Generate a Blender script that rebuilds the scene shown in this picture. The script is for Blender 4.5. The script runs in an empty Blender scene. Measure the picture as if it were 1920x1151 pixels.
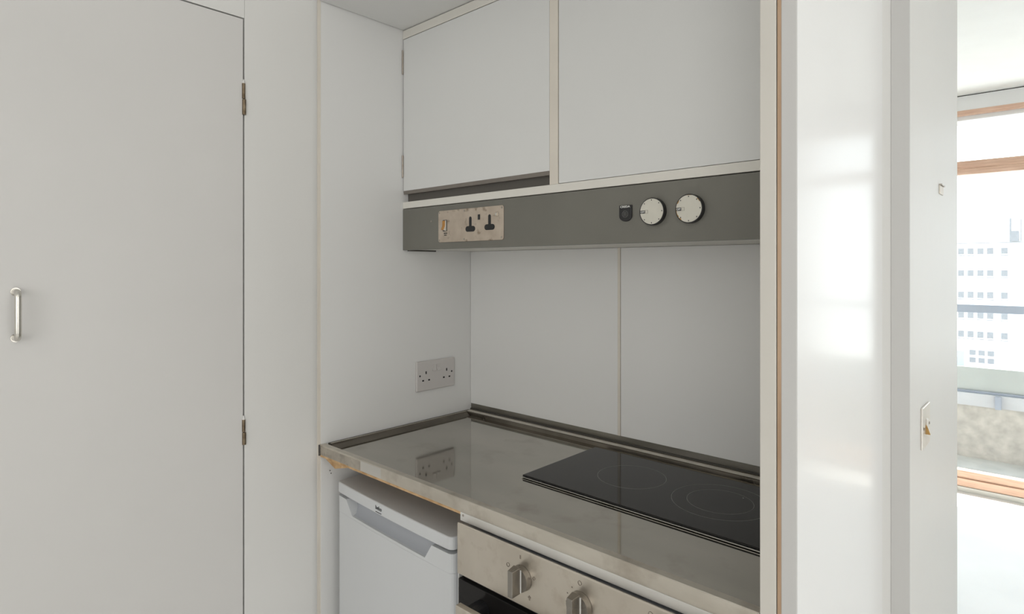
import bpy, bmesh, math, random
from mathutils import Vector, Matrix
random.seed(7)
scene = bpy.context.scene
COL = scene.collection

# ------------------------------------------------------------------ camera
F_PX, YAW, HORIZON = 1126.7, 42.6, 501.3
cam_d = bpy.data.cameras.new('camera'); cam = bpy.data.objects.new('camera', cam_d); COL.objects.link(cam)
cam.location = (1.370, -1.307, 1.3625)
cam.rotation_euler = (math.radians(90), 0, math.radians(YAW))
cam_d.sensor_fit = 'HORIZONTAL'; cam_d.sensor_width = 36.0
cam_d.lens = 36.0 * F_PX / 1920.0
cam_d.shift_y = (HORIZON - 575.5) / 1920.0
cam_d.clip_start = 0.02; cam_d.clip_end = 600
scene.camera = cam

# ------------------------------------------------------------------ exposure
vs = scene.view_settings
vs.view_transform = 'Standard'; vs.look = 'None'; vs.gamma = 1.0; vs.exposure = 0.0
vs.use_curve_mapping = False
scene.display_settings.display_device = 'sRGB'

# ------------------------------------------------------------------ sky, sun, lights
w = bpy.data.worlds.new('sky'); scene.world = w; w.use_nodes = True
nt = w.node_tree; bg = nt.nodes['Background']
tc = nt.nodes.new('ShaderNodeTexCoord'); sp = nt.nodes.new('ShaderNodeSeparateXYZ')
cr = nt.nodes.new('ShaderNodeValToRGB')
nt.links.new(tc.outputs['Generated'], sp.inputs[0]); nt.links.new(sp.outputs['Z'], cr.inputs[0])
cr.color_ramp.elements[0].position = 0.0; cr.color_ramp.elements[0].color = (0.93, 0.96, 1.0, 1)
cr.color_ramp.elements[1].position = 0.8; cr.color_ramp.elements[1].color = (0.78, 0.88, 1.0, 1)
nt.links.new(cr.outputs[0], bg.inputs['Color']); bg.inputs['Strength'].default_value = 4.0

def aim(o, d):
    o.rotation_euler = Vector(d).to_track_quat('-Z', 'Y').to_euler()

sun_d = bpy.data.lights.new('sun', 'SUN'); sun = bpy.data.objects.new('sun', sun_d); COL.objects.link(sun)
sun_d.energy = 15.0; sun_d.angle = math.radians(0.6); sun_d.color = (1.0, 0.96, 0.9)
sun.location = (2, 6, 6); aim(sun, (-0.12, -0.52, -0.86))

def area(name, loc, d, sx, sy, power, col=(1, 1, 1), portal=False):
    l = bpy.data.lights.new(name, 'AREA'); o = bpy.data.objects.new(name, l); COL.objects.link(o)
    l.shape = 'RECTANGLE'; l.size = sx; l.size_y = sy; l.energy = power; l.color = col
    o.location = loc; aim(o, d)
    if portal: l.cycles.is_portal = True
    return o
area('window_portal', (0.9, 3.42, 1.2), (0, -1, 0), 2.8, 2.4, 1.0, portal=True)
# unseen fill lights added behind and to the right of the camera
area('rear_fill_light', (2.7, -4.1, 1.5), (-0.55, 1, 0), 2.2, 1.8, 34.0, (1.0, 0.992, 0.985))
area('side_fill_light', (3.6, -0.9, 1.45), (-1, 0.15, 0), 2.0, 1.8, 14.0, (1.0, 0.98, 0.96))
area('ceiling_fill_light', (1.9, -1.7, 2.37), (0, 0, -1), 1.2, 1.2, 3.0, (1.0, 0.95, 0.88))  # added overhead fill, no fitting hangs here

# ------------------------------------------------------------------ materials
def new_mat(name):
    m = bpy.data.materials.new(name); m.use_nodes = True
    return m, m.node_tree, m.node_tree.nodes['Principled BSDF']

def noise_mix(t, b, c1, c2, scale, detail=4, stretch=(1, 1, 1), lo=0.35, hi=0.65, obj=True):
    co = t.nodes.new('ShaderNodeTexCoord'); mp = t.nodes.new('ShaderNodeMapping')
    mp.inputs['Scale'].default_value = stretch
    n = t.nodes.new('ShaderNodeTexNoise'); n.inputs['Scale'].default_value = scale; n.inputs['Detail'].default_value = detail
    r = t.nodes.new('ShaderNodeValToRGB')
    r.color_ramp.elements[0].position = lo; r.color_ramp.elements[1].position = hi
    r.color_ramp.elements[0].color = (*c1, 1); r.color_ramp.elements[1].color = (*c2, 1)
    t.links.new(co.outputs['Object'], mp.inputs[0]); t.links.new(mp.outputs[0], n.inputs['Vector'])
    t.links.new(n.outputs['Fac'], r.inputs[0])
    return n, r

def plain(name, col, rough=0.5, metal=0.0, var=0.03, scale=6, bump=0.0, bscale=60, spec=0.5, coat=0.0, coat_r=0.05):
    m, t, b = new_mat(name)
    c1 = tuple(max(0, c * (1 - var)) for c in col); c2 = tuple(min(1, c * (1 + var)) for c in col)
    n, r = noise_mix(t, b, c1, c2, scale)
    t.links.new(r.outputs[0], b.inputs['Base Color'])
    b.inputs['Roughness'].default_value = rough; b.inputs['Metallic'].default_value = metal
    b.inputs['Specular IOR Level'].default_value = spec
    b.inputs['Coat Weight'].default_value = coat; b.inputs['Coat Roughness'].default_value = coat_r
    if bump:
        co = t.nodes.new('ShaderNodeTexCoord'); n2 = t.nodes.new('ShaderNodeTexNoise')
        n2.inputs['Scale'].default_value = bscale; n2.inputs['Detail'].default_value = 3
        bp = t.nodes.new('ShaderNodeBump'); bp.inputs['Strength'].default_value = bump; bp.inputs['Distance'].default_value = 0.002
        t.links.new(co.outputs['Object'], n2.inputs['Vector'])
        t.links.new(n2.outputs['Fac'], bp.inputs['Height']); t.links.new(bp.outputs[0], b.inputs['Normal'])
    return m

def steel(name, c1, c2, r1, r2, scale=5, stretch=(1, 1, 1), bump=0.0, stain=None, metal=1.0):
    m, t, b = new_mat(name)
    n, r = noise_mix(t, b, c1, c2, scale, 6, stretch, 0.3, 0.72)
    out = r.outputs[0]
    if stain:
        n3, r3 = noise_mix(t, b, (1, 1, 1), (0, 0, 0), stain[0], 7, (1, 1, 1), stain[2], stain[3])
        mx = t.nodes.new('ShaderNodeMix'); mx.data_type = 'RGBA'
        t.links.new(r3.outputs[0], mx.inputs['Factor'])
        mx.inputs['A'].default_value = (*stain[1], 1); t.links.new(out, mx.inputs['B']); out = mx.outputs['Result']
    t.links.new(out, b.inputs['Base Color'])
    mr = t.nodes.new('ShaderNodeMapRange'); mr.inputs['To Min'].default_value = r1; mr.inputs['To Max'].default_value = r2
    mr.inputs['From Min'].default_value = 0.3; mr.inputs['From Max'].default_value = 0.7
    t.links.new(n.outputs['Fac'], mr.inputs['Value']); t.links.new(mr.outputs[0], b.inputs['Roughness'])
    b.inputs['Metallic'].default_value = metal
    return m

def wood(name, c1, c2, stretch, scale=8, rough=0.5):
    m, t, b = new_mat(name)
    n, r = noise_mix(t, b, c1, c2, scale, 6, stretch, 0.3, 0.7)
    t.links.new(r.outputs[0], b.inputs['Base Color']); b.inputs['Roughness'].default_value = rough
    return m

M = {}
M['wall'] = plain('painted_wall', (0.775, 0.77, 0.745), 0.5, var=0.01, scale=2, bump=0.15, bscale=25)
M['door'] = plain('painted_door', (0.70, 0.69, 0.67), 0.42, var=0.012, scale=3)
M['laminate'] = plain('white_laminate', (0.80, 0.80, 0.785), 0.36, var=0.008, scale=2)
M['cupboard'] = plain('cupboard_laminate', (0.745, 0.75, 0.735), 0.4, var=0.01, scale=3)
M['cream'] = plain('cream_edging', (0.74, 0.69, 0.61), 0.5, var=0.03, scale=12)
M['sealant'] = plain('grubby_sealant', (0.66, 0.62, 0.55), 0.5, var=0.12, scale=30)
M['cream_paint'] = plain('cream_paint', (0.76, 0.74, 0.68), 0.45, var=0.02, scale=4)
M['front_shade'] = plain('white_paint_shaded', (0.60, 0.595, 0.58), 0.5, var=0.01, scale=3)  # shade on the hall-facing ends is put into this darker colour
M['upright'] = plain('cream_upright_paint', (0.66, 0.635, 0.58), 0.45, var=0.02, scale=5)
M['gloss'] = plain('gloss_white_paint', (0.89, 0.89, 0.88), 0.34, var=0.01, scale=2, spec=0.35, coat=0.19, coat_r=0.13, bump=0.05, bscale=5)
M['white_room'] = plain('white_room_paint', (0.90, 0.90, 0.885), 0.6, var=0.01)
M['floor'] = plain('pale_floor', (0.88, 0.87, 0.85), 0.4, var=0.03, scale=3)
M['dark_gap'] = plain('dark_gap', (0.03, 0.026, 0.022), 0.8)
M['brown_gap'] = plain('brown_gap', (0.16, 0.09, 0.05), 0.8, var=0.4, scale=30)
M['fascia'] = plain('grey_painted_metal', (0.17, 0.165, 0.142), 0.38, var=0.06, scale=5)
M['fascia_edge'] = plain('dark_metal_edge', (0.08, 0.075, 0.065), 0.5)
M['pull'] = plain('brown_grey_aluminium', (0.22, 0.195, 0.17), 0.45, metal=0.2)
M['plate'] = steel('tarnished_plate', (0.50, 0.42, 0.34), (0.66, 0.58, 0.49), 0.38, 0.55, 30, stain=(45, (0.30, 0.23, 0.17), 0.58, 0.72), metal=0.75)
M['black'] = plain('black_plastic', (0.012, 0.012, 0.013), 0.35)
M['black_rough'] = plain('black_recess', (0.008, 0.008, 0.009), 0.7)
M['amber'] = plain('amber_rocker', (0.50, 0.24, 0.055), 0.3, var=0.1, scale=60)
M['knob_face'] = plain('ivory_dial', (0.66, 0.64, 0.56), 0.4, var=0.03, scale=40)
M['knob_stain'] = plain('brown_stain', (0.38, 0.22, 0.06), 0.5, var=0.4, scale=80)
M['worktop'] = steel('brushed_steel_worktop', (0.41, 0.395, 0.35), (0.50, 0.475, 0.425), 0.045, 0.10, 4, (0.7, 2.2, 1), stain=(13, (0.36, 0.33, 0.285), 0.56, 0.74))
M['steel_edge'] = steel('worn_steel_edge', (0.58, 0.54, 0.47), (0.72, 0.68, 0.61), 0.32, 0.5, 9, (1, 1, 3), stain=(16, (0.42, 0.37, 0.31), 0.5, 0.75))
M['steel_edge_clean'] = steel('clean_steel_edge', (0.66, 0.645, 0.61), (0.72, 0.70, 0.66), 0.3, 0.4, 9, (1, 1, 3))
M['tarnish'] = steel('tarnished_steel_edge', (0.44, 0.40, 0.35), (0.64, 0.60, 0.53), 0.35, 0.6, 28, (1, 1, 0.5), stain=(60, (0.35, 0.31, 0.27), 0.5, 0.7))
M['steel_strip'] = steel('pale_steel_strip', (0.72, 0.71, 0.68), (0.80, 0.79, 0.76), 0.4, 0.55, 9, (1, 1, 3), metal=0.45)
M['steel_dark'] = steel('dark_steel_rim', (0.13, 0.115, 0.095), (0.24, 0.215, 0.185), 0.25, 0.4, 8)  # steel with a darker base colour, for the upstands
M['steel_rail'] = steel('grey_steel_rail', (0.26, 0.25, 0.22), (0.34, 0.32, 0.29), 0.3, 0.45, 8, (1, 1, 4))
M['oven_steel'] = steel('oven_steel', (0.56, 0.51, 0.44), (0.70, 0.65, 0.575), 0.30, 0.46, 7, (1, 1, 0.8), stain=(38, (0.52, 0.46, 0.39), 0.56, 0.80))
M['knob_steel'] = steel('knob_steel', (0.27, 0.25, 0.225), (0.34, 0.32, 0.29), 0.24, 0.32, 12)
M['chrome'] = steel('satin_nickel', (0.62, 0.60, 0.55), (0.70, 0.68, 0.63), 0.18, 0.26, 20)
M['hinge'] = steel('old_brass_hinge', (0.13, 0.095, 0.06), (0.30, 0.24, 0.17), 0.35, 0.5, 60)
M['hinge_steel'] = steel('steel_hinge', (0.34, 0.30, 0.26), (0.50, 0.46, 0.41), 0.35, 0.5, 60)
M['wood_edge'] = wood('raw_wood_edge', (0.40, 0.26, 0.16), (0.56, 0.39, 0.26), (20, 20, 1.2), 6)
M['chipboard'] = wood('raw_chipboard', (0.42, 0.25, 0.11), (0.66, 0.46, 0.26), (1, 1, 1), 50, 0.8)
M['frame_wood'] = wood('hardwood_frame', (0.70, 0.44, 0.31), (0.86, 0.60, 0.45), (1.5, 20, 20), 6, 0.45)
M['fridge'] = plain('fridge_white', (0.65, 0.665, 0.675), 0.28, var=0.004)
M['fridge_grey'] = plain('fridge_grip_grey', (0.47, 0.49, 0.525), 0.4, var=0.01)
M['ink'] = plain('printed_ink', (0.03, 0.032, 0.035), 0.5)
M['ink_pale'] = plain('worn_ink', (0.25, 0.21, 0.17), 0.6)
M['emblem_grey'] = plain('worn_emblem', (0.20, 0.20, 0.19), 0.5)
M['ink_white'] = plain('white_print', (0.75, 0.75, 0.72), 0.5)
M['socket_white'] = plain('socket_plastic', (0.62, 0.595, 0.575), 0.3, var=0.005)
M['glass_black'] = plain('ceramic_glass', (0.014, 0.013, 0.0125), 0.06, spec=0.24)
M['ring_grey'] = plain('zone_ring_print', (0.22, 0.22, 0.21), 0.4)
M['hob_trim'] = steel('hob_trim', (0.50, 0.50, 0.47), (0.58, 0.58, 0.55), 0.25, 0.35, 10)
M['concrete'] = plain('rough_concrete', (0.43, 0.415, 0.39), 0.9, var=0.16, scale=14, bump=0.8, bscale=30)
M['concrete_soffit'] = plain('soffit_concrete', (0.50, 0.47, 0.42), 0.9, var=0.18, scale=6)
M['balcony_floor'] = plain('balcony_floor', (0.45, 0.45, 0.43), 0.8, var=0.1)
M['rail_grey'] = plain('grey_handrail', (0.30, 0.34, 0.42), 0.5)
M['green_panel'] = plain('pale_green_panel', (0.40, 0.435, 0.435), 0.6, var=0.06, scale=3)
M['building'] = plain('pale_building', (0.86, 0.86, 0.86), 0.8, var=0.01)
M['building_glass'] = plain('far_window_glass', (0.19, 0.195, 0.205), 0.6, var=0.1)
M['ground'] = plain('pale_ground', (0.6, 0.6, 0.58), 0.9)

def glass_mat():
    m = bpy.data.materials.new('window_glass'); m.use_nodes = True; t = m.node_tree
    for n in list(t.nodes): t.nodes.remove(n)
    o = t.nodes.new('ShaderNodeOutputMaterial'); mx = t.nodes.new('ShaderNodeMixShader')
    tr = t.nodes.new('ShaderNodeBsdfTransparent'); gl = t.nodes.new('ShaderNodeBsdfGlossy')
    tr.inputs[0].default_value = (0.95, 0.97, 0.96, 1); gl.inputs['Roughness'].default_value = 0.02
    lw = t.nodes.new('ShaderNodeLayerWeight'); pw = t.nodes.new('ShaderNodeMath'); pw.operation = 'POWER'; pw.inputs[1].default_value = 5.0
    ad = t.nodes.new('ShaderNodeMath'); ad.operation = 'MULTIPLY_ADD'; ad.inputs[1].default_value = 0.9; ad.inputs[2].default_value = 0.04
    t.links.new(lw.outputs['Facing'], pw.inputs[0]); t.links.new(pw.outputs[0], ad.inputs[0])
    t.links.new(ad.outputs[0], mx.inputs[0]); t.links.new(tr.outputs[0], mx.inputs[1]); t.links.new(gl.outputs[0], mx.inputs[2])
    t.links.new(mx.outputs[0], o.inputs[0]); return m
M['glass'] = glass_mat()

# ------------------------------------------------------------------ builders (all coordinates are metres in the room)
def bm_box(bm, x0, x1, y0, y1, z0, z1):
    v = [bm.verts.new((x, y, z)) for z in (z0, z1) for y in (y0, y1) for x in (x0, x1)]
    for f in ((0, 2, 3, 1), (4, 5, 7, 6), (0, 1, 5, 4), (2, 6, 7, 3), (0, 4, 6, 2), (1, 3, 7, 5)):
        bm.faces.new([v[i] for i in f])

def bm_prism(bm, pts, vec):
    """extrude polygon pts (3D) along vec"""
    a = [bm.verts.new(p) for p in pts]; b = [bm.verts.new(Vector(p) + Vector(vec)) for p in pts]
    bm.faces.new(a); bm.faces.new(b[::-1])
    n = len(pts)
    for i in range(n): bm.faces.new([a[i], a[(i + 1) % n], b[(i + 1) % n], b[i]])
    bmesh.ops.recalc_face_normals(bm, faces=bm.faces)

def bm_cyl(bm, p0, p1, r0, r1=None, n=32):
    r1 = r0 if r1 is None else r1
    p0, p1 = Vector(p0), Vector(p1); d = (p1 - p0); q = d.to_track_quat('Z', 'Y')
    A, B = [], []
    for i in range(n):
        a = 2 * math.pi * i / n; u = q @ Vector((math.cos(a), math.sin(a), 0))
        A.append(bm.verts.new(p0 + u * r0)); B.append(bm.verts.new(p1 + u * r1))
    bm.faces.new(A[::-1]); bm.faces.new(B)
    for i in range(n): bm.faces.new([A[i], A[(i + 1) % n], B[(i + 1) % n], B[i]])

def bm_ring(bm, c, r0, r1, normal, h, n=64):
    """flat annulus of thickness h"""
    c = Vector(c); q = Vector(normal).to_track_quat('Z', 'Y'); nrm = Vector(normal).normalized()
    L = []
    for (r, k) in ((r0, 0), (r1, 0), (r1, 1), (r0, 1)):
        L.append([bm.verts.new(c + q @ Vector((math.cos(2 * math.pi * i / n) * r, math.sin(2 * math.pi * i / n) * r, 0)) + nrm * h * k) for i in range(n)])
    for a, b in ((0, 1), (1, 2), (2, 3), (3, 0)):
        for i in range(n):
            j = (i + 1) % n; bm.faces.new([L[a][i], L[a][j], L[b][j], L[b][i]])
    bmesh.ops.recalc_face_normals(bm, faces=bm.faces)

def bm_tube(bm, pts, r, n=16):
    pts = [Vector(p) for p in pts]; rings = []
    up = None
    for i, p in enumerate(pts):
        d = (pts[min(i + 1, len(pts) - 1)] - pts[max(i - 1, 0)]).normalized()
        if up is None: up = d.orthogonal().normalized()
        s = d.cross(up).normalized(); up = s.cross(d).normalized()
        rings.append([bm.verts.new(p + (s * math.cos(2 * math.pi * k / n) + up * math.sin(2 * math.pi * k / n)) * r) for k in range(n)])
    for a, b in zip(rings, rings[1:]):
        for k in range(n): bm.faces.new([a[k], a[(k + 1) % n], b[(k + 1) % n], b[k]])
    bm.faces.new(rings[0][::-1]); bm.faces.new(rings[-1])
    bmesh.ops.recalc_face_normals(bm, faces=bm.faces)

def origin_of(p):
    o = Vector((0, 0, 0))
    while p is not None: o += Vector(p.location); p = p.parent
    return o

def link(name, bm, mat, parent=None, bevel=0.0, smooth=False, origin=None, seg=2):
    base = origin_of(parent) if parent else Vector(origin or (0, 0, 0))
    if parent is None and origin is None:
        c = [v.co for v in bm.verts]
        base = Vector(((min(p.x for p in c) + max(p.x for p in c)) / 2, (min(p.y for p in c) + max(p.y for p in c)) / 2, min(p.z for p in c)))
    bmesh.ops.translate(bm, verts=bm.verts, vec=-base)
    me = bpy.data.meshes.new(name); bm.to_mesh(me); bm.free()
    o = bpy.data.objects.new(name, me); COL.objects.link(o); me.materials.append(mat)
    if parent: o.parent = parent
    else: o.location = base
    if smooth:
        for p in me.polygons: p.use_smooth = True
        md = o.modifiers.new('edges', 'EDGE_SPLIT'); md.split_angle = math.radians(38)
    if bevel:
        md = o.modifiers.new('bevel', 'BEVEL'); md.width = bevel; md.segments = seg; md.limit_method = 'ANGLE'; md.angle_limit = math.radians(40)
    return o

def box(name, dims, mat, parent=None, bevel=0.0, seg=2):
    bm = bmesh.new(); bm_box(bm, *dims); return link(name, bm, mat, parent, bevel, seg=seg)
def boxes(name, lst, mat, parent=None, bevel=0.0):
    bm = bmesh.new()
    for d in lst: bm_box(bm, *d)
    return link(name, bm, mat, parent, bevel)
def cyl(name, p0, p1, r, mat, parent=None, r1=None, n=32, bevel=0.0):
    bm = bmesh.new(); bm_cyl(bm, p0, p1, r, r1, n); return link(name, bm, mat, parent, bevel, smooth=not bevel)
def prism(name, pts, vec, mat, parent=None, bevel=0.0):
    bm = bmesh.new(); bm_prism(bm, pts, vec); return link(name, bm, mat, parent, bevel)
def ring(name, c, r0, r1, nrm, h, mat, parent=None, n=64):
    bm = bmesh.new(); bm_ring(bm, c, r0, r1, nrm, h, n); return link(name, bm, mat, parent)

def thing(name, label, cat, loc, group=None):
    o = bpy.data.objects.new(name, None); COL.objects.link(o); o.location = loc
    o.empty_display_size = 0.05
    o['label'] = label; o['category'] = cat
    if group: o['group'] = group
    bpy.context.view_layer.update()
    return o
def tag(o, label, cat, group=None):
    o['label'] = label; o['category'] = cat
    if group: o['group'] = group
    return o
def struct(o, label=None):
    o['kind'] = 'structure'
    if label: o['label'] = label
    return o
def lab(o, s): o['label'] = s; return o

def text(name, s, centre, right, up, size, mat, parent, width=None, depth=0.0003, bold=0.0):
    """lettering as thin solid mesh, centred on a surface point"""
    cu = bpy.data.curves.new('lettering', 'FONT'); cu.body = s; cu.size = size; cu.extrude = depth; cu.offset = bold
    cu.align_x = 'CENTER'; cu.align_y = 'CENTER'
    tmp = bpy.data.objects.new('tmp', cu); COL.objects.link(tmp)
    bpy.context.view_layer.update()
    me = bpy.data.meshes.new_from_object(tmp.evaluated_get(bpy.context.evaluated_depsgraph_get()))
    bpy.data.objects.remove(tmp)
    r, u = Vector(right).normalized(), Vector(up).normalized(); nrm = r.cross(u)
    xs = [v.co.x for v in me.vertices]; ys = [v.co.y for v in me.vertices]
    k = (width / (max(xs) - min(xs))) if width else 1.0
    cx, cy = (max(xs) + min(xs)) / 2, (max(ys) + min(ys)) / 2
    base = origin_of(parent)
    for v in me.vertices:
        v.co = Vector(centre) + r * (v.co.x - cx) * k + u * (v.co.y - cy) + nrm * v.co.z - base
    me.materials.clear(); me.materials.append(mat)
    o = bpy.data.objects.new(name, me); COL.objects.link(o); o.parent = parent
    return o

CEIL = 2.411; AF = -0.527     # room ceiling, plane of the alcove front
YC = -0.2713                  # plane of the wall cabinet and control fascia
RX0, RX1, RY0, RY1 = -0.7, 3.75, -4.6, 3.25

# ================================================================== SETTING
struct(box('floor', (RX0, RX1, RY0, RY1 + 0.2, -0.12, 0.0), M['floor']), 'pale floor of the room, sunlit below the tall window')
struct(box('ceiling', (RX0, RX1, RY0, RY1 + 0.2, CEIL, CEIL + 0.12), M['white_room']), 'white ceiling of the bright room')
struct(box('wall_back', (RX0, RX1, RY0 - 0.1, RY0, 0, CEIL), M['wall']))
struct(box('wall_right', (RX1, RX1 + 0.1, RY0, RY1 + 0.2, 0, CEIL), M['white_room']))
struct(box('wall_far_left', (RX0 - 0.1, RX0, RY0, RY1 + 0.2, 0, CEIL), M['white_room']))
# wall with the storage cupboard: header, post, pieces round the opening
DY0, DY1, DZ = -1.235, -0.7145, 1.9250
bm = bmesh.new()
bm_box(bm, -0.03, 0.0, RY0, DY0 - 0.0025, 0, CEIL)
bm_box(bm, -0.03, 0.0, DY0 - 0.0025, DY1, DZ + 0.003, CEIL)
bm_box(bm, -0.10, -0.0302, RY0, -0.60, 0, CEIL)
struct(link('wall_left', bm, M['wall']), 'white painted wall around the storage cupboard door')
# white post between cupboard door and alcove (rounded arris on the alcove side)
bm = bmesh.new(); prof = [(-0.03, DY1 + 0.0006), (0.0, DY1 + 0.0006)]
for k in range(9):
    a = math.pi / 2 * 0.62 * k / 8; prof.append((-0.0060 + 0.0060 * math.cos(a), -0.5515 + 0.0190 / math.sin(math.pi / 2 * 0.62) * math.sin(a)))
prof.append((-0.03, -0.5325))
bm_prism(bm, [(x, y, 0) for x, y in prof], (0, 0, CEIL))
struct(link('trim_1', bm, M['wall'], smooth=True), 'white painted post between the cupboard door and the kitchen alcove')
struct(box('wall_alcove_side', (-0.10, 0.0, -0.5235, 0.0, 0, CEIL), M['laminate']), 'white laminate side of the kitchen alcove')
for y, z in ((-0.4985, 0.8480), (-0.4955, 0.8405)):
    cyl('screw_hole', (0.0001, y, z), (0.0004, y, z), 0.0014, M['dark_gap'], bpy.data.objects['wall_alcove_side'], n=12)
struct(box('trim_2', (-0.03, -0.0012, -0.5323, -0.5236, 0, CEIL), M['cream']), 'cream edging strip along the alcove side panel')
struct(box('wall_alcove_back', (RX0, 1.045, 0.0, 0.12, 0, CEIL), M['wall']))
struct(box('wall_alcove_top', (0.0022, 1.0825, AF, -0.0, 2.0285, CEIL), M['laminate']), 'white underside closing the alcove above the wall cabinet')
# right hand partition seen end on
struct(box('trim_3', (1.0830, 1.1033, AF, 0.0, 0, CEIL), M['upright'], bevel=0.0012), 'cream painted upright at the right end of the worktop')
struct(box('trim_4', (1.1033, 1.1046, AF + 0.003, 0.0, 0, CEIL), M['dark_gap']))
struct(box('trim_5', (1.1046, 1.1094, AF + 0.0006, 0.0, 0, CEIL), M['wood_edge']), 'strip of bare wood between the cream upright and the white partition')
bm = bmesh.new(); prof = [(1.1094, AF + 0.0025), (1.1280, AF + 0.0025), (1.1280, -0.058), (1.1094, -0.058)]
bm_prism(bm, [(x, y, 0) for x, y in prof], (0, 0, CEIL))
struct(link('wall_partition', bm, M['gloss']), 'gloss white partition reflecting the tall window')
struct(box('trim_6', (1.1094, 1.1280, AF, AF + 0.0024, 0, CEIL), M['front_shade'], bevel=0.0008), 'front end of the gloss white partition, shade put into its colour')
bm = bmesh.new()
prof = [(1.1094, -0.0578), (1.1276, -0.0578), (1.1262, -0.0500), (1.1272, -0.035), (1.1290, 0.0139), (1.1094, 0.0139)]
bm_prism(bm, [(x, y, 0) for x, y in prof], (0, 0, CEIL))
struct(link('trim_7', bm, M['wall'], bevel=0.0), 'matt painted strip at the far edge of the gloss partition')
struct(box('trim_8', (1.1292, 1.1588, 0.0100, 0.0140, 0, CEIL), M['front_shade']), 'white return strip between the gloss partition and the switch wall, coloured as shaded')
struct(box('wall_switch', (1.046, 1.1590, 0.0142, 0.681, 0, CEIL), M['wall'], bevel=0.0015), 'white painted wall end holding the metal light switch')

# window wall
WX0, WX1 = -0.45, 2.25
WB, WT = 0.03, 2.318
bm = bmesh.new()
bm_box(bm, RX0, WX0, RY1, RY1 + 0.12, 0, CEIL); bm_box(bm, WX1, RX1, RY1, RY1 + 0.12, 0, CEIL)
bm_box(bm, WX0, WX1, RY1, RY1 + 0.12, WT, CEIL - 0.006); bm_box(bm, WX0, WX1, RY1, RY1 + 0.12, 0, WB - 0.004)
struct(link('wall_window', bm, M['white_room']), 'white wall strip above and below the tall window')
struct(box('trim_9', (RX0, RX1, RY1 + 0.012, RY1 + 0.10, CEIL - 0.006, CEIL), M['dark_gap']), 'thin dark shadow gap where ceiling meets window wall')
win = bpy.data.objects.new('window_1', None); COL.objects.link(win); win.location = (1.5, RY1 + 0.05, WB); struct(win, 'tall window with reddish wooden frame and transom')
bpy.context.view_layer.update()
FW = M['frame_wood']; FY0, FY1 = RY1 - 0.004, RY1 + 0.07
boxes('window_frame', [(WX0, WX1, FY0, FY1, WT - 0.030, WT), (WX0, WX1, FY0, FY1, WB, 0.077),
                       (WX0, WX0 + 0.05, FY0, FY1, 0.077, WT - 0.03), (WX1 - 0.05, WX1, FY0, FY1, 0.077, WT - 0.03)], FW, win, bevel=0.003)
boxes('window_sash_rail', [(WX0 + 0.05, WX1 - 0.05, FY0 + 0.012, FY1 - 0.005, 0.0775, 0.123)], FW, win, bevel=0.003)
bm = bmesh.new(); y0 = FY0 + 0.004
bm_prism(bm, [(WX0 + 0.05, y0 + 0.012, 1.929), (WX0 + 0.05, y0, 1.945), (WX0 + 0.05, y0, 1.960), (WX0 + 0.05, y0 + 0.012, 1.966), (WX0 + 0.05, y0 + 0.012, 2.011), (WX0 + 0.05, FY1 - 0.01, 2.011), (WX0 + 0.05, FY1 - 0.01, 1.929)], (WX1 - WX0 - 0.1, 0, 0))
link('window_transom', bm, FW, win)
boxes('window_mullion', [(0.02, 0.07, FY0 + 0.01, FY1 - 0.01, 0.1235, 1.9285), (0.02, 0.07, FY0 + 0.01, FY1 - 0.01, 2.0115, WT - 0.0305)], FW, win)
boxes('window_bead', [(WX0 + 0.05, WX1 - 0.05, FY0 + 0.03, FY1 - 0.01, 2.262, 2.2878)], M['white_room'], win)
boxes('window_pane', [(WX0 + 0.05, 0.02, RY1 + 0.035, RY1 + 0.041, 2.0115, 2.262), (0.07, WX1 - 0.05, RY1 + 0.035, RY1 + 0.041, 2.0115, 2.262)], M['glass'], win)
boxes('window_pane', [(WX0 + 0.05, 0.02, RY1 + 0.035, RY1 + 0.041, 0.1235, 1.9285), (0.07, WX1 - 0.05, RY1 + 0.035, RY1 + 0.041, 0.1235, 1.9285)], M['glass'], win)
struct(box('trim_10', (WX0, WX1, RY1 - 0.012, RY1 - 0.0005, 0.0005, WB - 0.001), M['cream_paint']))

# ================================================================== OUTSIDE
struct(box('balcony_floor', (-1.5, 4.5, RY1 + 0.125, 4.95, -0.25, -0.10), M['balcony_floor']))
struct(box('balcony_soffit', (-3, 6, RY1 + 0.125, 4.42, 2.45, 2.75), M['concrete_soffit']), 'concrete slab edge above the balcony')
bw = box('balcony_parapet', (-1.5, 4.5, 4.50, 4.78, -0.10, 0.30), M['concrete'])
tag(bw, 'low rough concrete balcony parapet beyond the tall window', 'parapet')
fl = box('parapet_flashing', (-1.5, 4.5, 4.49, 4.79, 0.3003, 0.395), M['green_panel']); 
tag(fl, 'grey coping band capping the rough concrete balcony parapet', 'coping')
fl.data.materials[0] = plain('coping_grey', (0.47, 0.49, 0.53), 0.7, var=0.06)
rl = thing('balcony_railing', 'blue grey balcony handrail with pale green infill panel', 'railing', (1.5, 4.55, 0.40))
box('handrail', (-1.5, 4.5, 4.50, 4.56, 1.014, 1.077), M['rail_grey'], rl, bevel=0.004)
box('infill_panel', (-1.5, 4.5, 4.535, 4.547, 0.408, 0.59), M['green_panel'], rl)
box('bottom_rail', (-1.5, 4.5, 4.515, 4.56, 0.3955, 0.412), M['rail_grey'], rl)
for x in (-0.9, 2.8):
    box('post', (x - 0.02, x + 0.02, 4.562, 4.60, 0.3955, 1.05), M['rail_grey'], rl)
box('rail_bracket', (0.985, 1.022, 4.47, 4.4895, 0.295, 0.392), M['rail_grey'], rl)
struct(box('ground', (-150, 80, 15, 300, -30.5, -30), M['ground']))
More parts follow.
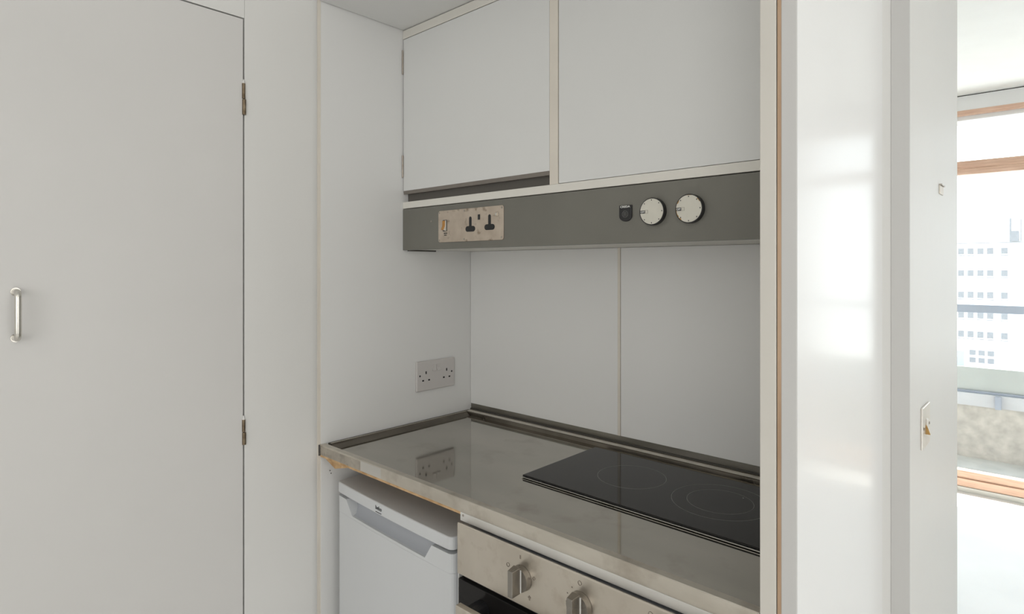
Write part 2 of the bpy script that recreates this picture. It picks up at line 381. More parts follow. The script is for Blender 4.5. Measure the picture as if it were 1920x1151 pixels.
# the pale block across the street, its window grid
BY = 120.0
bld = thing('office_building', 'pale overexposed building with rows of small windows across the street', 'building', (-38, BY, -30))
box('facade', (-75, 10, BY, BY + 14, -29.99, 15.5), M['building'], bld)
CX, CY, CZ = cam.location
def on_far(px, py, y):
    c, s = math.cos(math.radians(YAW)), math.sin(math.radians(YAW)); u = (px - 960) / F_PX; v = (py - HORIZON) / F_PX
    t = (y - CY) / (u * s + c); return CX + t * (u * c - s), CZ - t * v, t / F_PX
bw_ = 0.8
x_left, z_ref, m_px = on_far(1802, 468, BY)
for r, (zc, hh) in enumerate(((2.86 + 1.1, 0.95), (0.25 + 0.2, 0.95), (-3.05, 1.0), (-6.3, 1.0), (-9.4, 1.0))):
    for k in range(-4, 5):
        xc = x_left + k * 1.24 + (0.5 if k > 3 else 0)
        wn = box('window', (xc - 0.40, xc + 0.40, BY - 0.05, BY + 0.02, zc - hh / 2, zc + hh / 2), M['building_glass'], bld)
        if -1 < k < 5: box('window_sill', (xc - 0.48, xc + 0.48, BY - 0.10, BY - 0.001, zc - hh / 2 - 0.28, zc - hh / 2 - 0.18), M['building_glass'], wn)
box('entrance', (x_left - 0.8, x_left + 0.4, BY - 0.1, BY + 0.02, -14.6, -12.2), M['rail_grey'], bld)
boxes('shopfront', [(x_left + 1.1 + 1.15 * k, x_left + 1.9 + 1.15 * k, BY - 0.1, BY + 0.02, z, z + 0.8) for k in range(3) for z in (-13.9, -12.7)], M['building_glass'], bld)
box('shop_awning', (x_left - 1, x_left + 7, BY - 1.2, BY - 0.001, -15.4, -15.0), M['rail_grey'], bld)
boxes('roof_stair', [(x_left + 6.1, x_left + 6.3, BY - 0.3, BY - 0.05, 5.4, 9.0), (x_left + 7.4, x_left + 7.5, BY - 0.3, BY - 0.05, 5.4, 8.8),
                     (x_left + 6.3, x_left + 7.2, BY - 0.3, BY - 0.05, 5.4, 7.0)], M['building_glass'], bld)
box('ledge', (-75, x_left + 7.8, BY - 0.3, BY - 0.001, 5.2, 5.3), M['building_glass'], bld)

# ================================================================== STORAGE CUPBOARD DOOR
dr = thing('cupboard_door', 'tall flat white storage cupboard door with a nickel bar handle', 'door', (0, DY0, 0.01))
bm = bmesh.new(); bm_box(bm, -0.022, 0.0, DY0, DY1 - 0.0027, 0.012, DZ)
link('door_leaf', bm, M['door'], dr, bevel=0.0008)
bm = bmesh.new(); hy = -1.1188; X1 = 0.0270; rr = 0.010
pts = [(0.0005, hy, 1.3225)]
pts = [(0.0003, hy - 0.001, 1.3195), (0.014, hy, 1.3195)]
for k in range(7):
    a = math.pi / 2 * k / 6; pts.append((X1 - rr + rr * math.sin(a), hy, 1.3195 - rr + rr * math.cos(a)))
for k in range(7):
    a = math.pi / 2 * k / 6; pts.append((X1 - rr + rr * math.cos(a), hy, 1.2375 + rr - rr * math.sin(a)))
pts += [(0.014, hy, 1.2375), (0.0003, hy - 0.001, 1.2375)]
bm_tube(bm, pts, 0.0052, 20)
hd = lab(link('bar_handle', bm, M['chrome'], dr, smooth=True), 'satin nickel bar handle')
for z in (1.3195, 1.2375): cyl('handle_foot', (0.0002, hy, z), (0.004, hy, z), 0.0072, M['chrome'], hd)
for z0, z1 in ((1.7082, 1.7791), (0.9614, 1.0180)):
    hg = cyl('hinge', (0.0020, DY1 - 0.0012, z0), (0.0020, DY1 - 0.0012, (z0 + z1) / 2 - 0.0008), 0.0042, M['hinge'], dr, n=20)
    cyl('hinge_knuckle', (0.0014, DY1 - 0.0020, (z0 + z1) / 2 + 0.0008), (0.0014, DY1 - 0.0020, z1), 0.0036, M['hinge'], hg, n=20)
    cyl('hinge_cap', (0.0014, DY1 - 0.0020, z1), (0.0014, DY1 - 0.0020, z1 + 0.009), 0.0034, M['door'], hg, n=20, r1=0.001)

# ================================================================== WALL CABINET
cab = thing('wall_cabinet', 'white kitchen wall cabinet with cream frame above the grey control fascia', 'cabinet', (0.54, -0.13, 1.5272))
box('carcass', (0.0005, 1.0825, YC + 0.021, -0.0005, 1.5455, 2.0275), M['laminate'], cab)
box('top_rail', (0.0005, 1.0825, YC, YC + 0.0205, 2.0030, 2.0265), M['cream_paint'], cab, bevel=0.0006)
box('bottom_rail', (0.0005, 1.0825, YC, -0.0005, 1.5272, 1.5453), M['cream_paint'], cab, bevel=0.0006)
box('frame_stile', (0.5305, 0.5540, YC + 0.0004, YC + 0.0205, 1.5456, 2.0028), M['cream'], cab)
box('joint_gap', (0.5541, 0.5562, YC + 0.004, YC + 0.0205, 1.5456, 2.0028), M['brown_gap'], cab)
d1 = box('cabinet_door', (0.0045, 0.5297, YC, YC + 0.0170, 1.5765, 2.0010), M['cupboard'], cab, bevel=0.0006)
lab(d1, 'small hinged white cabinet door with brown grey finger pull')
prism('finger_pull', [(0.0045, YC - 0.0002, 1.5764), (0.0045, YC + 0.0165, 1.5764), (0.0045, YC + 0.0165, 1.5690), (0.0045, YC + 0.0015, 1.5672)], (0.5252, 0, 0), M['pull'], d1)
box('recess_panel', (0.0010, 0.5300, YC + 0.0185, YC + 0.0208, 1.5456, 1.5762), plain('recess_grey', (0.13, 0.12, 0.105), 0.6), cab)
d2 = box('cabinet_door', (0.5564, 1.0820, YC, YC + 0.0170, 1.5462, 2.0015), M['cupboard'], cab, bevel=0.0006)
lab(d2, 'large plain white cabinet door without hinges showing')
for z0, z1 in ((1.9004, 1.9709), (1.6104, 1.6764)):
    hb = cyl('hinge', (0.0026, YC - 0.0018, z0 + 0.004), (0.0026, YC - 0.0018, z1), 0.0026, M['hinge_steel'], d1, n=16)

# ================================================================== CONTROL FASCIA under the cabinet
fz0, fz1 = 1.4108, 1.5252
fa = thing('control_fascia', 'grey metal control fascia with a steel socket plate and two round dials', 'fascia', (0.54, -0.14, fz0))
box('front_panel', (0.0006, 1.0824, YC, YC + 0.016, fz0, fz1), M['fascia'], fa, bevel=0.0007)
box('underside_panel', (0.0006, 1.0824, YC + 0.0165, -0.0100, 1.4125, 1.4185), M['cream_paint'], fa)
box('housing', (0.0006, 1.0824, YC + 0.0165, -0.0005, 1.4190, fz1), M['cream_paint'], fa)
box('end_flange', (0.0006, 0.004, YC + 0.0165, -0.1527, 1.4085, 1.4123), M['fascia_edge'], fa)
sc = cyl('screw', (0.1254, YC - 0.0012, 1.4854), (0.1254, YC + 0.0002, 1.4854), 0.0022, M['hinge_steel'], fa, n=16)
# steel socket plate
pl = bmesh.new(); x0, x1, z0, z1 = 0.1560, 0.3925, 1.4280, 1.5105; rr = 0.006
pts = []
for cx_, cz_, a0 in ((x1 - rr, z1 - rr, 0), (x0 + rr, z1 - rr, 90), (x0 + rr, z0 + rr, 180), (x1 - rr, z0 + rr, 270)):
    for k in range(6):
        a = math.radians(a0 + 90 * k / 5); pts.append((cx_ + rr * math.cos(a), YC - 0.0022, cz_ + rr * math.sin(a)))
bm_prism(pl, pts, (0, 0.0021, 0))
pl = lab(link('socket_plate', pl, M['plate'], fa, bevel=0.0006), 'tarnished steel plate with amber rocker and two black three pin sockets')
YP = YC - 0.0023
def uk_aperture(cx, cz):
    """inverted-T black opening of an old metal clad socket"""
    p = []
    w1, w2, r = 0.0045, 0.0175, 0.007
    zt, zm, zb = cz + 0.0205, cz - 0.0030, cz - 0.0175
    p += [(cx + w1, zm), ]
    for k in range(7):
        a = math.pi * k / 6; p.append((cx + w1 * math.cos(a), zt - w1 + w1 * math.sin(a)))
    p.append((cx - w1, zm))
    for k in range(7):
        a = math.pi / 2 + math.pi * k / 6; p.append((cx - w2 + r + r * math.cos(a), (zm + zb) / 2 + r * math.sin(a)))
    for k in range(7):
        a = -math.pi / 2 + math.pi * k / 6; p.append((cx + w2 - r + r * math.cos(a), (zm + zb) / 2 + r * math.sin(a)))
    return p
for cx_, cz_ in ((0.2785, 1.4690), (0.3460, 1.4705)):
    prism('plug_socket', [(a, YP - 0.0004, b) for a, b in uk_aperture(cx_, cz_)], (0, 0.0006, 0), M['black'], pl)
box('neon_window', (0.3055, 0.3130, YP - 0.0006, YP + 0.0001, 1.4800, 1.4930), M['black'], pl)
# amber rocker with white skirt
bm = bmesh.new(); bm_prism(bm, [(0.1765, YP, 1.4845), (0.1765, YP - 0.004, 1.4835), (0.1765, YP - 0.0045, 1.4700), (0.1765, YP - 0.0095, 1.4600), (0.1765, YP, 1.4590)], (0.0115, 0, 0))
link('rocker_switch', bm, M['amber'], pl, bevel=0.0006)
prism('rocker_side', [(0.1881, YP, 1.4852), (0.1881, YP - 0.0042, 1.4840), (0.1881, YP - 0.0048, 1.4700), (0.1881, YP - 0.0100, 1.4588), (0.1881, YP, 1.4570)], (0.0006, 0, 0), M['cream_paint'], pl)
box('rocker_bezel', (0.1750, 0.1905, YP - 0.0010, YP + 0.0001, 1.4565, 1.4860), M['fascia_edge'], pl)
text('lettering', 'WATER', (0.1850, YP - 0.0002, 1.4512), (1, 0, 0), (0, 0, 1), 0.0042, M['ink'], pl, width=0.0135)
text('lettering', 'HEAT', (0.1850, YP - 0.0002, 1.4464), (1, 0, 0), (0, 0, 1), 0.0042, M['ink'], pl, width=0.0105)
lv = box('toggle_base', (0.3690, 0.3770, YP - 0.0010, YP + 0.0001, 1.4850, 1.4930), M['hinge_steel'], pl, bevel=0.0004)
prism('toggle', [(0.3705, YP - 0.001, 1.4960), (0.3705, YP - 0.005, 1.4930), (0.3705, YP - 0.006, 1.4860), (0.3705, YP - 0.001, 1.4845)], (0.0045, 0, 0), M['chrome'], pl)
for x, z in ((0.1605, 1.5050), (0.2560, 1.5055), (0.3870, 1.5050), (0.1605, 1.4335), (0.2550, 1.4340), (0.3860, 1.4345)):
    cyl('plate_screw', (x, YP - 0.0006, z), (x, YP + 0.0001, z), 0.0024, M['hinge_steel'], pl, n=16)
# maker's badge
bm = bmesh.new(); bx0, bx1, bz0, bz1 = 0.7128, 0.7412, 1.4540, 1.4862; cxb = (bx0 + bx1) / 2
p = [(bx0, bz1), (bx0, bz0 + 0.0105)]
for k in range(1, 12):
    a = math.pi + math.pi * k / 12
    p.append((cxb + (bx1 - bx0) / 2 * math.cos(a), bz0 + 0.0105 + 0.0105 * math.sin(a)))
p += [(bx1, bz0 + 0.0105), (bx1, bz1)]
bm_prism(bm, [(a, YC - 0.0040, b) for a, b in p], (0, 0.0041, 0))
bd = lab(link('badge', bm, M['black'], fa, bevel=0.0008), 'black shield shaped badge with white lettering and round emblem')
text('lettering', 'CREDA', (cxb, YC - 0.0043, 1.4832), (1, 0, 0), (0, 0, 1), 0.0054, M['ink_white'], bd, width=0.0225, bold=0.00015)
ring('emblem', (cxb, YC - 0.0041, 1.4685), 0.0064, 0.0069, (0, -1, 0), 0.0003, M['emblem_grey'], bd, n=32)
for dx, dz, r in ((-0.0020, 0.0018, 0.0022), (0.0020, 0.0018, 0.0022), (-0.0018, -0.0018, 0.0022), (0.0022, -0.0020, 0.0022)):
    ring('emblem', (cxb + dx, YC - 0.0041, 1.4685 + dz), r - 0.0005, r, (0, -1, 0), 0.0003, M['emblem_grey'], bd, n=20)

def dial(cx, cz, scale, stained):
    r = 0.0262 * scale
    bm = bmesh.new(); bm_cyl(bm, (cx, YC - 0.0104, cz), (cx, YC - 0.0001, cz), r, r * 1.0, 64)
    k = link('dial', bm, M['black'], fa, smooth=True)
    lab(k, 'black rimmed ivory dial with %s' % ('brown stained rim, farther right' if stained else 'clean face, beside the badge'))
    cyl('dial_face', (cx, YC - 0.0110, cz), (cx, YC - 0.0103, cz), r * 0.935, M['knob_face'], k, n=64)
    YF = YC - 0.0112
    bm = bmesh.new()
    for i in range(8):
        a = math.radians(45 * i)
        if i == 4: continue
        q = (cx + r * 0.83 * math.cos(a), cz + r * 0.83 * math.sin(a)); bm_box(bm, q[0] - 0.0008, q[0] + 0.0008, YF - 0.0001, YF + 0.0002, q[1] - 0.0011, q[1] + 0.0011)
    link('dial_mark', bm, M['ink'], k)
    box('dial_pointer', (cx - r * 0.92, cx - r * 0.92 + 0.0098, YF - 0.0002, YF + 0.0002, cz - 0.0032, cz + 0.0026), M['ink'], k)
    text('lettering', 'OFF', (cx - r * 0.92 + 0.0050, YF - 0.0004, cz - 0.0003), (1, 0, 0), (0, 0, 1), 0.0048, M['ink_white'], k, width=0.0082, bold=0.0001)
    bm = bmesh.new(); x0 = cx - r * 0.92 + 0.0108
    for b in ((x0, x0 + 0.0004, cz - 0.0035, cz + 0.0028), (x0 + 0.0050, x0 + 0.0054, cz - 0.0035, cz + 0.0028), (x0, x0 + 0.0054, cz + 0.0028, cz + 0.0031), (x0, x0 + 0.0054, cz - 0.0035, cz - 0.0032)):
        bm_box(bm, b[0], b[1], YF - 0.0001, YF + 0.0002, b[2], b[3])
    link('dial_mark', bm, M['ink_pale'], k)
    if stained:
        for a0, a1, w_ in ((75, 100, 0.03), (28, 48, 0.07), (138, 156, 0.06), (172, 218, 0.06), (222, 236, 0.09)):
            bm = bmesh.new(); n = 8; o_, i_ = [], []
            for j in range(n + 1):
                a = math.radians(a0 + (a1 - a0) * j / n); o_.append((cx + r * 0.935 * math.cos(a), cz + r * 0.935 * math.sin(a)))
                rr_ = r * (0.935 - w_ * (0.35 + random.random())) if 0 < j < n else r * 0.93
                i_.append((cx + rr_ * math.cos(a), cz + rr_ * math.sin(a)))
            bm_prism(bm, [(x, YF - 0.00005, z) for x, z in o_ + i_[::-1]], (0, 0.0002, 0)); link('rust_stain', bm, M['knob_stain'], k)
dial(0.7895, 1.4695, 1.0, False)
dial(0.8652, 1.4700, 1.02, True)

# ================================================================== SPLASHBACK
sb = thing('splashback', 'white two panel splashback with cream joint strip and grey metal rail behind the worktop', 'splashback', (0.54, -0.005, 0.9202))
box('panel', (0.0006, 0.5388, -0.0090, -0.0004, 0.9384, 1.4122), M['laminate'], sb, bevel=0.0008)
box('panel', (0.5478, 1.0824, -0.0088, -0.0004, 0.9384, 1.4122), M['laminate'], sb, bevel=0.0008)
lab(box('joint_strip', (0.5389, 0.5463, -0.0088, -0.0004, 0.9384, 1.4122), M['cream'], sb), 'narrow cream joint strip')
rb = lab(box('metal_rail', (0.0006, 1.0824, -0.0072, -0.0004, 0.9236, 0.9382), M['steel_rail'], sb), 'grey metal rail')
box('rail_foot', (0.0006, 1.0824, -0.0105, -0.0004, 0.9202, 0.9234), M['fascia_edge'], rb)

# ================================================================== WORKTOP
wt = thing('worktop', 'stainless steel worktop with raised rim and stained front edge', 'worktop', (0.54, -0.26, 0.8895))
ZS = 0.910
box('work_surface', (0.0340, 1.0824, -0.5040, -0.0400, 0.9060, ZS), M['worktop'], wt)
# front rim (marine edge) and folded front face
prism('front_edge', [(0.0010, -0.5270, 0.8955), (0.0010, -0.5270, 0.9190), (0.0010, -0.5258, 0.9202), (0.0010, -0.5120, 0.9202), (0.0010, -0.5040, 0.9101), (0.0010, -0.5040, 0.8955)], (1.0814, 0, 0), M['steel_edge'], wt)
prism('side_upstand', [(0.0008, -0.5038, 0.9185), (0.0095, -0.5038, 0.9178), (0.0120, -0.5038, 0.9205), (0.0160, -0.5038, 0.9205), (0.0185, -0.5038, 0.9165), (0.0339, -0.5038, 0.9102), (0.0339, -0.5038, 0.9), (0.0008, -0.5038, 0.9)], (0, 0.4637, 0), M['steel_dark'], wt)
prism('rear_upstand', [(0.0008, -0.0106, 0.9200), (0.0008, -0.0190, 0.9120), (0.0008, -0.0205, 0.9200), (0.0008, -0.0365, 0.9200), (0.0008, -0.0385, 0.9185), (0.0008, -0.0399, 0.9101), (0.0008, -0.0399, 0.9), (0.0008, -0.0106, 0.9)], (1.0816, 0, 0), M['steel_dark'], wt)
lab(box('sealant_strip', (0.0130, 1.0822, -0.0355, -0.0210, 0.9201, 0.9212), M['sealant'], wt), 'cream sealant strip along the rear upstand')
box('side_ridge', (0.0118, 0.0150, -0.5036, -0.0402, 0.9200, 0.9214), M['steel_edge'], wt)
box('side_channel', (0.0010, 0.0110, -0.5036, -0.0402, 0.9186, 0.9199), M['fascia_edge'], wt)
lab(box('core_board', (0.0010, 1.0822, -0.5255, -0.0106, 0.8895, 0.8954), M['chipboard'], wt), 'raw wooden core showing under the steel')
lab(box('front_rail', (0.5185, 1.0822, -0.5272, -0.5120, 0.8788, 0.8952), M['steel_strip'], wt, bevel=0.0004), 'pale steel rail under the front edge')
cyl('rail_screw', (0.5265, -0.5280, 0.8900), (0.5265, -0.5270, 0.8900), 0.0022, M['hinge_steel'], wt, n=16)
lab(prism('timber_wedge', [(0.0060, -0.5180, 0.8893), (0.0100, -0.5180, 0.8860), (0.0560, -0.5180, 0.8700), (0.1300, -0.5180, 0.8893)], (0, 0.10, 0), M['chipboard'], wt), 'broken piece of bare wood at the left corner')
lab(box('corner_bracket', (-0.0040, 0.0008, -0.5300, -0.5240, 0.8925, 0.9195), M['fascia_edge'], wt), 'dark metal corner bracket')
boxes('polished_patch', [(0.1815, 0.2600, -0.5273, -0.5271, 0.8965, 0.9188)], M['steel_edge_clean'], wt)
boxes('tarnished_patch', [(0.0030, 0.1780, -0.5273, -0.5271, 0.8960, 0.9165)], M['tarnish'], wt)

# ================================================================== HOB
hb = thing('ceramic_hob', 'black two zone ceramic hob set into the steel worktop', 'hob', (0.76, -0.20, ZS))
HX0, HX1, HY0, HY1 = 0.5115, 1.0185, -0.3400, -0.0675
box('hob_trim', (HX0 - 0.001, HX1, HY0 - 0.0015, HY1 + 0.001, 0.9112, 0.9131), M['hob_trim'], hb, bevel=0.0003)
box('hob_gap_shade', (HX0 + 0.001, HX1, HY0 + 0.001, HY1 - 0.001, ZS + 0.0002, 0.9111), M['dark_gap'], hb)  # dark sheet standing in for the shade under the hob trim
box('glass_top', (HX0, HX1, HY0, HY1, 0.9132, 0.9170), M['glass_black'], hb, bevel=0.0012)
ring('heating_zone', (0.6910, -0.1920, 0.9170), 0.0712, 0.0722, (0, 0, 1), 0.00015, M['ring_grey'], hb, n=96)
z2 = ring('heating_zone', (0.8865, -0.1960, 0.9170), 0.0890, 0.0900, (0, 0, 1), 0.00015, M['ring_grey'], hb, n=96)
ring('inner_ring', (0.8865, -0.1960, 0.9170), 0.0600, 0.0610, (0, 0, 1), 0.00015, M['ring_grey'], z2, n=96)
cyl('indicator_dot', (0.913, -0.150, 0.9170), (0.913, -0.150, 0.9172), 0.0009, M['ink_white'], hb, n=12)

# ================================================================== OVEN
ov = thing('built_in_oven', 'stainless steel built in oven below the worktop', 'oven', (0.80, -0.30, 0.29))
OX0, OX1, OYF = 0.5300, 1.0818, -0.5450
box('oven_body', (OX0 + 0.003, OX1, OYF + 0.0225, -0.03, 0.30, 0.8700), M['fridge_grey'], ov)
bm = bmesh.new()
bm_prism(bm, [(OX0, OYF, 0.7890), (OX0, OYF, 0.8810), (OX0, OYF + 0.0015, 0.8832), (OX0, OYF + 0.012, 0.8780), (OX0, OYF + 0.012, 0.7890)], (OX1 - OX0, 0, 0))
cp = link('control_panel', bm, M['oven_steel'], ov)
def oven_knob(cx, cz):
    k = cyl('oven_knob', (cx, OYF - 0.0110, cz), (cx, OYF - 0.0005, cz), 0.0205, M['knob_steel'], cp, r1=0.0215, n=48)
    bm = bmesh.new()
    bm_prism(bm, [(cx - 0.0055, OYF - 0.0300, cz - 0.0225), (cx + 0.0050, OYF - 0.0300, cz - 0.0225), (cx + 0.0065, OYF - 0.0109, cz - 0.0210), (cx - 0.0085, OYF - 0.0109, cz - 0.0210)], (0, 0, 0.0440))
    g = link('knob_grip', bm, M['knob_steel'], k, bevel=0.0010)
    box('knob_line', (cx + 0.0064, cx + 0.0082, OYF - 0.0118, OYF - 0.0109, cz - 0.0190, cz + 0.0190), M['ink_white'], k)
KZ = 0.8360
for cx_ in (0.6920, 0.8150, 0.9380): oven_knob(cx_, KZ)
def symbol(cx, cz, kind):
    if kind == 'ring': ring('printed_symbol', (cx, OYF - 0.0003, cz), 0.0030, 0.0037, (0, -1, 0), 0.0003, M['ink_pale'], cp, n=24)
    elif kind == 'box': ring('printed_symbol', (cx, OYF - 0.0003, cz), 0.0024, 0.0034, (0, -1, 0), 0.0003, M['ink_pale'], cp, n=4)
    elif kind == 'dash': box('printed_symbol', (cx - 0.0012, cx + 0.0012, OYF - 0.0005, OYF - 0.0001, cz - 0.003, cz + 0.003), M['ink_pale'], cp)
    else: box('printed_symbol', (cx - 0.0010, cx + 0.0010, OYF - 0.0005, OYF - 0.0001, cz - 0.001, cz + 0.001), M['ink_pale'], cp)
symbol(0.6600, 0.8475, 'ring'); symbol(0.6885, 0.8700, 'dash'); symbol(0.7190, 0.8440, 'box'); symbol(0.7090, 0.8090, 'box'); symbol(0.7090, 0.8070, 'dash')
symbol(0.8130, 0.8700, 'ring'); symbol(0.7980, 0.8580, 'dot'); symbol(0.7890, 0.8460, 'dot'); symbol(0.7870, 0.8320, 'dot'); symbol(0.9370, 0.8700, 'ring')
box('gap_shadow', (OX0 + 0.006, OX1, OYF + 0.010, OYF + 0.022, 0.7790, 0.7888), M['black_rough'], ov)
box('side_trim', (OX0, OX0 + 0.0022, OYF + 0.002, OYF + 0.022, 0.32, 0.7888), M['steel_strip'], ov)
dv = box('oven_door', (OX0 + 0.0025, OX1, OYF, OYF + 0.020, 0.32, 0.7800), M['glass_black'], ov, bevel=0.001)
lab(dv, 'black glass oven door')
lab(box('bar_handle', (0.5720, 1.0500, -0.5880, -0.5760, 0.7300, 0.7620), M['oven_steel'], dv, bevel=0.0010), 'stainless steel door handle')
for cx_ in (0.6000, 1.0200):
    bm = bmesh.new(); p = [(cx_ - 0.012, 0.760)]
    for k in range(7):
        a = math.pi / 2 * (1 - k / 6); p.append((cx_ + 0.000 + 0.014 * math.cos(a), 0.748 + 0.014 * math.sin(a)))
    p += [(cx_ + 0.014, 0.733), (cx_ - 0.012, 0.733)]
    bm_prism(bm, [(a, -0.5758, b) for a, b in p], (0, 0.0305, 0)); link('handle_mount', bm, M['black'], dv)

# ================================================================== FRIDGE (turned a little, like in the photo)
fr = bpy.data.objects.new('undercounter_fridge', None); COL.objects.link(fr)
tag(fr, 'white undercounter fridge with recessed grip, left of the oven', 'fridge')
fr.location = (0.034, -0.5003, 0.0)
bpy.context.view_layer.update()
FWD, FD, FT = 0.452, 0.46, 0.831
def fl_(bm): bmesh.ops.translate(bm, verts=bm.verts, vec=Vector((0.034, -0.5003, 0.0)))
def fbox(name, d, mat, parent, bevel=0.0, seg=3):
    bm = bmesh.new(); bm_box(bm, *d); fl_(bm); return link(name, bm, mat, parent, bevel, seg=seg)
fbox('fridge_body', (0.004, FWD - 0.004, 0.050, FD, 0.02, 0.800), M['fridge'], fr)
# worktop slab with rounded front corners and slightly bowed front
def slab_profile(y_off=0.0, r=0.014):
    p = [(0.0, FD), (0.0, r + y_off)]
    p += [(r - r * math.cos(a) , y_off + r - r * math.sin(a)) for a in [math.pi / 2 * k / 5 for k in range(1, 5)]]
    n = 14
    for i in range(n + 1):
        t = i / n; x = r + (FWD - 2 * r) * t; p.append((x, y_off - 0.004 * (1 - (2 * t - 1) ** 2)))
    p += [(FWD - r + r * math.sin(a), y_off + r - r * math.cos(a)) for a in [math.pi / 2 * k / 5 for k in range(1, 6)]]
    p.append((FWD, FD)); return p
bm = bmesh.new(); bm_prism(bm, [(x, y, 0.8045) for x, y in slab_profile()], (0, 0, FT - 0.8045)); fl_(bm)
tp = link('fridge_top', bm, M['fridge'], fr, bevel=0.003, seg=3)
text('brand_lettering', 'beko', (0.034 + 0.1980, -0.5003 - 0.0046, 0.8195), (1, -0.002, 0), (0, 0, 1), 0.0128, M['ink'], tp, width=0.0245)
box('brand_underline', (0.034 + 0.1855, 0.034 + 0.2090, -0.5003 - 0.0045, -0.5003 - 0.0030, 0.8085, 0.8099), M['ink'], tp)
fbox('door_gasket', (0.006, FWD - 0.006, 0.0405, 0.0495, 0.05, 0.800), M['fridge_grey'], fr)
# door with the grip recess cut out of its upper front edge
dp = [(x, y) for x, y in slab_profile(0.002) if y < 0.03]
dp = [(0.0, 0.040)] + dp + [(FWD, 0.040)]
bm = bmesh.new(); bm_prism(bm, [(x, y, 0.03) for x, y in dp], (0, 0, 0.7585 - 0.03)); fl_(bm)
fdoor = link('fridge_door', bm, M['fridge'], fr, bevel=0.0012)
# upper band: left cheek, right cheek, lip under the recess
GX0, GX1, GZ0 = 0.046, 0.388, 0.7650
def band(name, x0b, x1b, x0t, x1t, z0, z1, y0, y1, mat, par):
    bm = bmesh.new(); bm_prism(bm, [(x0b, y0, z0), (x1b, y0, z0), (x1t, y0, z1), (x0t, y0, z1)], (0, y1 - y0, 0)); fl_(bm)
    return link(name, bm, mat, par, bevel=0.0008)
ua = [(0.0, 0.040)] + [(x, y) for x, y in slab_profile(0.0015) if y < 0.03] + [(FWD, 0.040)]
bm = bmesh.new()
# cheeks and lip follow the slab outline: build columns along the front
xs = sorted(set([round(x, 4) for x, y in ua] + [GX0, GX0 + 0.030, GX1 - 0.022, GX1]))
def front_y(x):
    best = None
    for (xa, ya), (xb, yb) in zip(ua[1:-1], ua[2:-1]):
        if xa <= x <= xb and xb > xa: best = ya + (yb - ya) * (x - xa) / (xb - xa)
    return best if best is not None else (0.016 if True else 0)
def zt(x):
    if x <= GX0 or x >= GX1: return 0.7970
    if x < GX0 + 0.030: return 0.7970 + (GZ0 - 0.7970) * (x - GX0) / 0.030
    if x > GX1 - 0.022: return GZ0 + (0.7970 - GZ0) * (x - (GX1 - 0.022)) / 0.022
    return GZ0
front = []
for x in xs:
    y = front_y(x); front.append((x, y))
vb = [bm.verts.new((x, y, 0.7590)) for x, y in front]; vt = [bm.verts.new((x, y, zt(x))) for x, y in front]
wb = [bm.verts.new((x, max(y + 0.004, 0.024) , 0.7590)) for x, y in front]; wt_ = [bm.verts.new((x, max(y + 0.004, 0.024), zt(x))) for x, y in front]
for i in range(len(xs) - 1):
    bm.faces.new([vb[i], vb[i + 1], vt[i + 1], vt[i]]); bm.faces.new([wb[i], wt_[i], wt_[i + 1], wb[i + 1]])
    bm.faces.new([vt[i], vt[i + 1], wt_[i + 1], wt_[i]]); bm.faces.new([vb[i], wb[i], wb[i + 1], vb[i + 1]])
bm.faces.new([vb[0], vt[0], wt_[0], wb[0]]); bm.faces.new([vb[-1], wb[-1], wt_[-1], vt[-1]])
bmesh.ops.recalc_face_normals(bm, faces=bm.faces); fl_(bm)
link('door_cap', bm, M['fridge'], fdoor)
bm = bmesh.new(); bm_prism(bm, [(0.004, 0.0035, 0.7592), (0.004, 0.0035, GZ0 - 0.0004), (0.004, 0.0130, GZ0 + 0.0030), (0.004, 0.0230, 0.7800), (0.004, 0.0270, 0.7992), (0.004, 0.0400, 0.7992), (0.004, 0.0400, 0.7592)], (FWD - 0.008, 0, 0))
for v in bm.verts: v.co.x = GX0 - 0.02 if v.co.x < 0.2 else GX1 + 0.02
fl_(bm)
lab(link('grip_recess', bm, M['fridge_grey'], fdoor, smooth=True), 'grey finger grip recess')
fr.rotation_euler = (0, 0, math.radians(-2.55))

# ================================================================== WHITE DOUBLE SOCKET on the alcove side
so = thing('double_socket', 'white plastic double power socket on the alcove side above the worktop', 'power socket', (0.0, -0.155, 1.006))
SY0, SY1, SZ0, SZ1 = -0.2275, -0.0835, 1.0052, 1.0912
bm = bmesh.new(); bm_box(bm, 0.0002, 0.0085, SY0, SY1, SZ0, SZ1)
link('face_plate', bm, M['socket_white'], so, bevel=0.0025, seg=3)
def sfeat(y, z, hw, hh): return (0.0084, 0.0088, y - hw, y + hw, z - hh, z + hh)
for cy in (-0.1940, -0.1155):
    bm = bmesh.new()
    bm_box(bm, *sfeat(cy, 1.0575, 0.0021, 0.0040)); bm_box(bm, *sfeat(cy - 0.0110, 1.0355, 0.0032, 0.0022)); bm_box(bm, *sfeat(cy + 0.0110, 1.0355, 0.0032, 0.0022))
    link('pin_holes', bm, M['black_rough'], so)
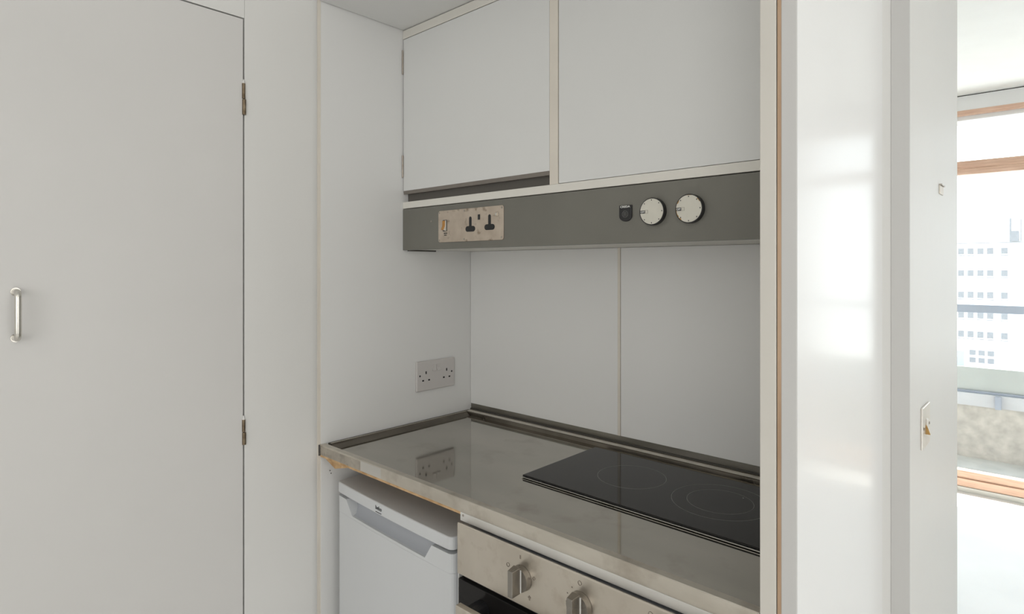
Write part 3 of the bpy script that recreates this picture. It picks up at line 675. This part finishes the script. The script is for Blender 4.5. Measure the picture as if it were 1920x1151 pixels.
for cy in (-0.1635, -0.1480):
    prism('rocker', [(0.0084, cy - 0.0070, 1.0780), (0.0105, cy - 0.0070, 1.0780), (0.0098, cy - 0.0070, 1.0690), (0.0125, cy - 0.0070, 1.0600), (0.0084, cy - 0.0070, 1.0600)], (0, 0.0140, 0), M['socket_white'], so, bevel=0.0005)
for cy in (-0.2165, -0.0955):
    cyl('screw', (0.0084, cy, 1.0500), (0.0088, cy, 1.0500), 0.0028, M['ink'], so, n=16)

# ================================================================== LIGHT SWITCH and catch plate on the wall end
SX = 1.1590
ls = thing('light_switch', 'worn metal light switch plate on the white wall end by the window room', 'light switch', (SX, 0.165, 1.00))
prism('switch_plate', [(SX + 0.0002, 0.1225, 0.9985), (SX + 0.0002, 0.2085, 0.9985), (SX + 0.0002, 0.2085, 1.0820), (SX + 0.0002, 0.1225, 1.0820)], (0.0040, 0, 0), steel('switch_plate_metal', (0.78, 0.74, 0.69), (0.86, 0.83, 0.78), 0.35, 0.45, 20), ls, bevel=0.0012)
rk = prism('rocker', [(SX + 0.0043, 0.158, 1.0560), (SX + 0.0075, 0.158, 1.0530), (SX + 0.0070, 0.158, 1.0400), (SX + 0.0125, 0.158, 1.0240), (SX + 0.0043, 0.158, 1.0240)], (0, 0.012, 0), M['cream_paint'], ls, bevel=0.0005)
prism('rocker_side', [(SX + 0.0043, 0.1568, 1.0440), (SX + 0.0068, 0.1568, 1.0400), (SX + 0.0120, 0.1568, 1.0245), (SX + 0.0043, 0.1568, 1.0245)], (0, 0.0010, 0), M['knob_stain'], rk)
for y in (0.1330, 0.1980): cyl('plate_screw', (SX + 0.0041, y, 1.040), (SX + 0.0049, y, 1.040), 0.0028, M['hinge'], ls, n=16)
ct = thing('catch_plate', 'small pale catch plate fixed high on the white wall end', 'catch', (SX, 0.385, 1.53))
box('plate_body', (SX + 0.0002, SX + 0.0028, 0.3600, 0.4100, 1.5310, 1.5500), M['cream'], ct, bevel=0.0006)
box('keeper_lip', (SX + 0.0002, SX + 0.0060, 0.3600, 0.4100, 1.5502, 1.5530), M['hinge_steel'], ct)
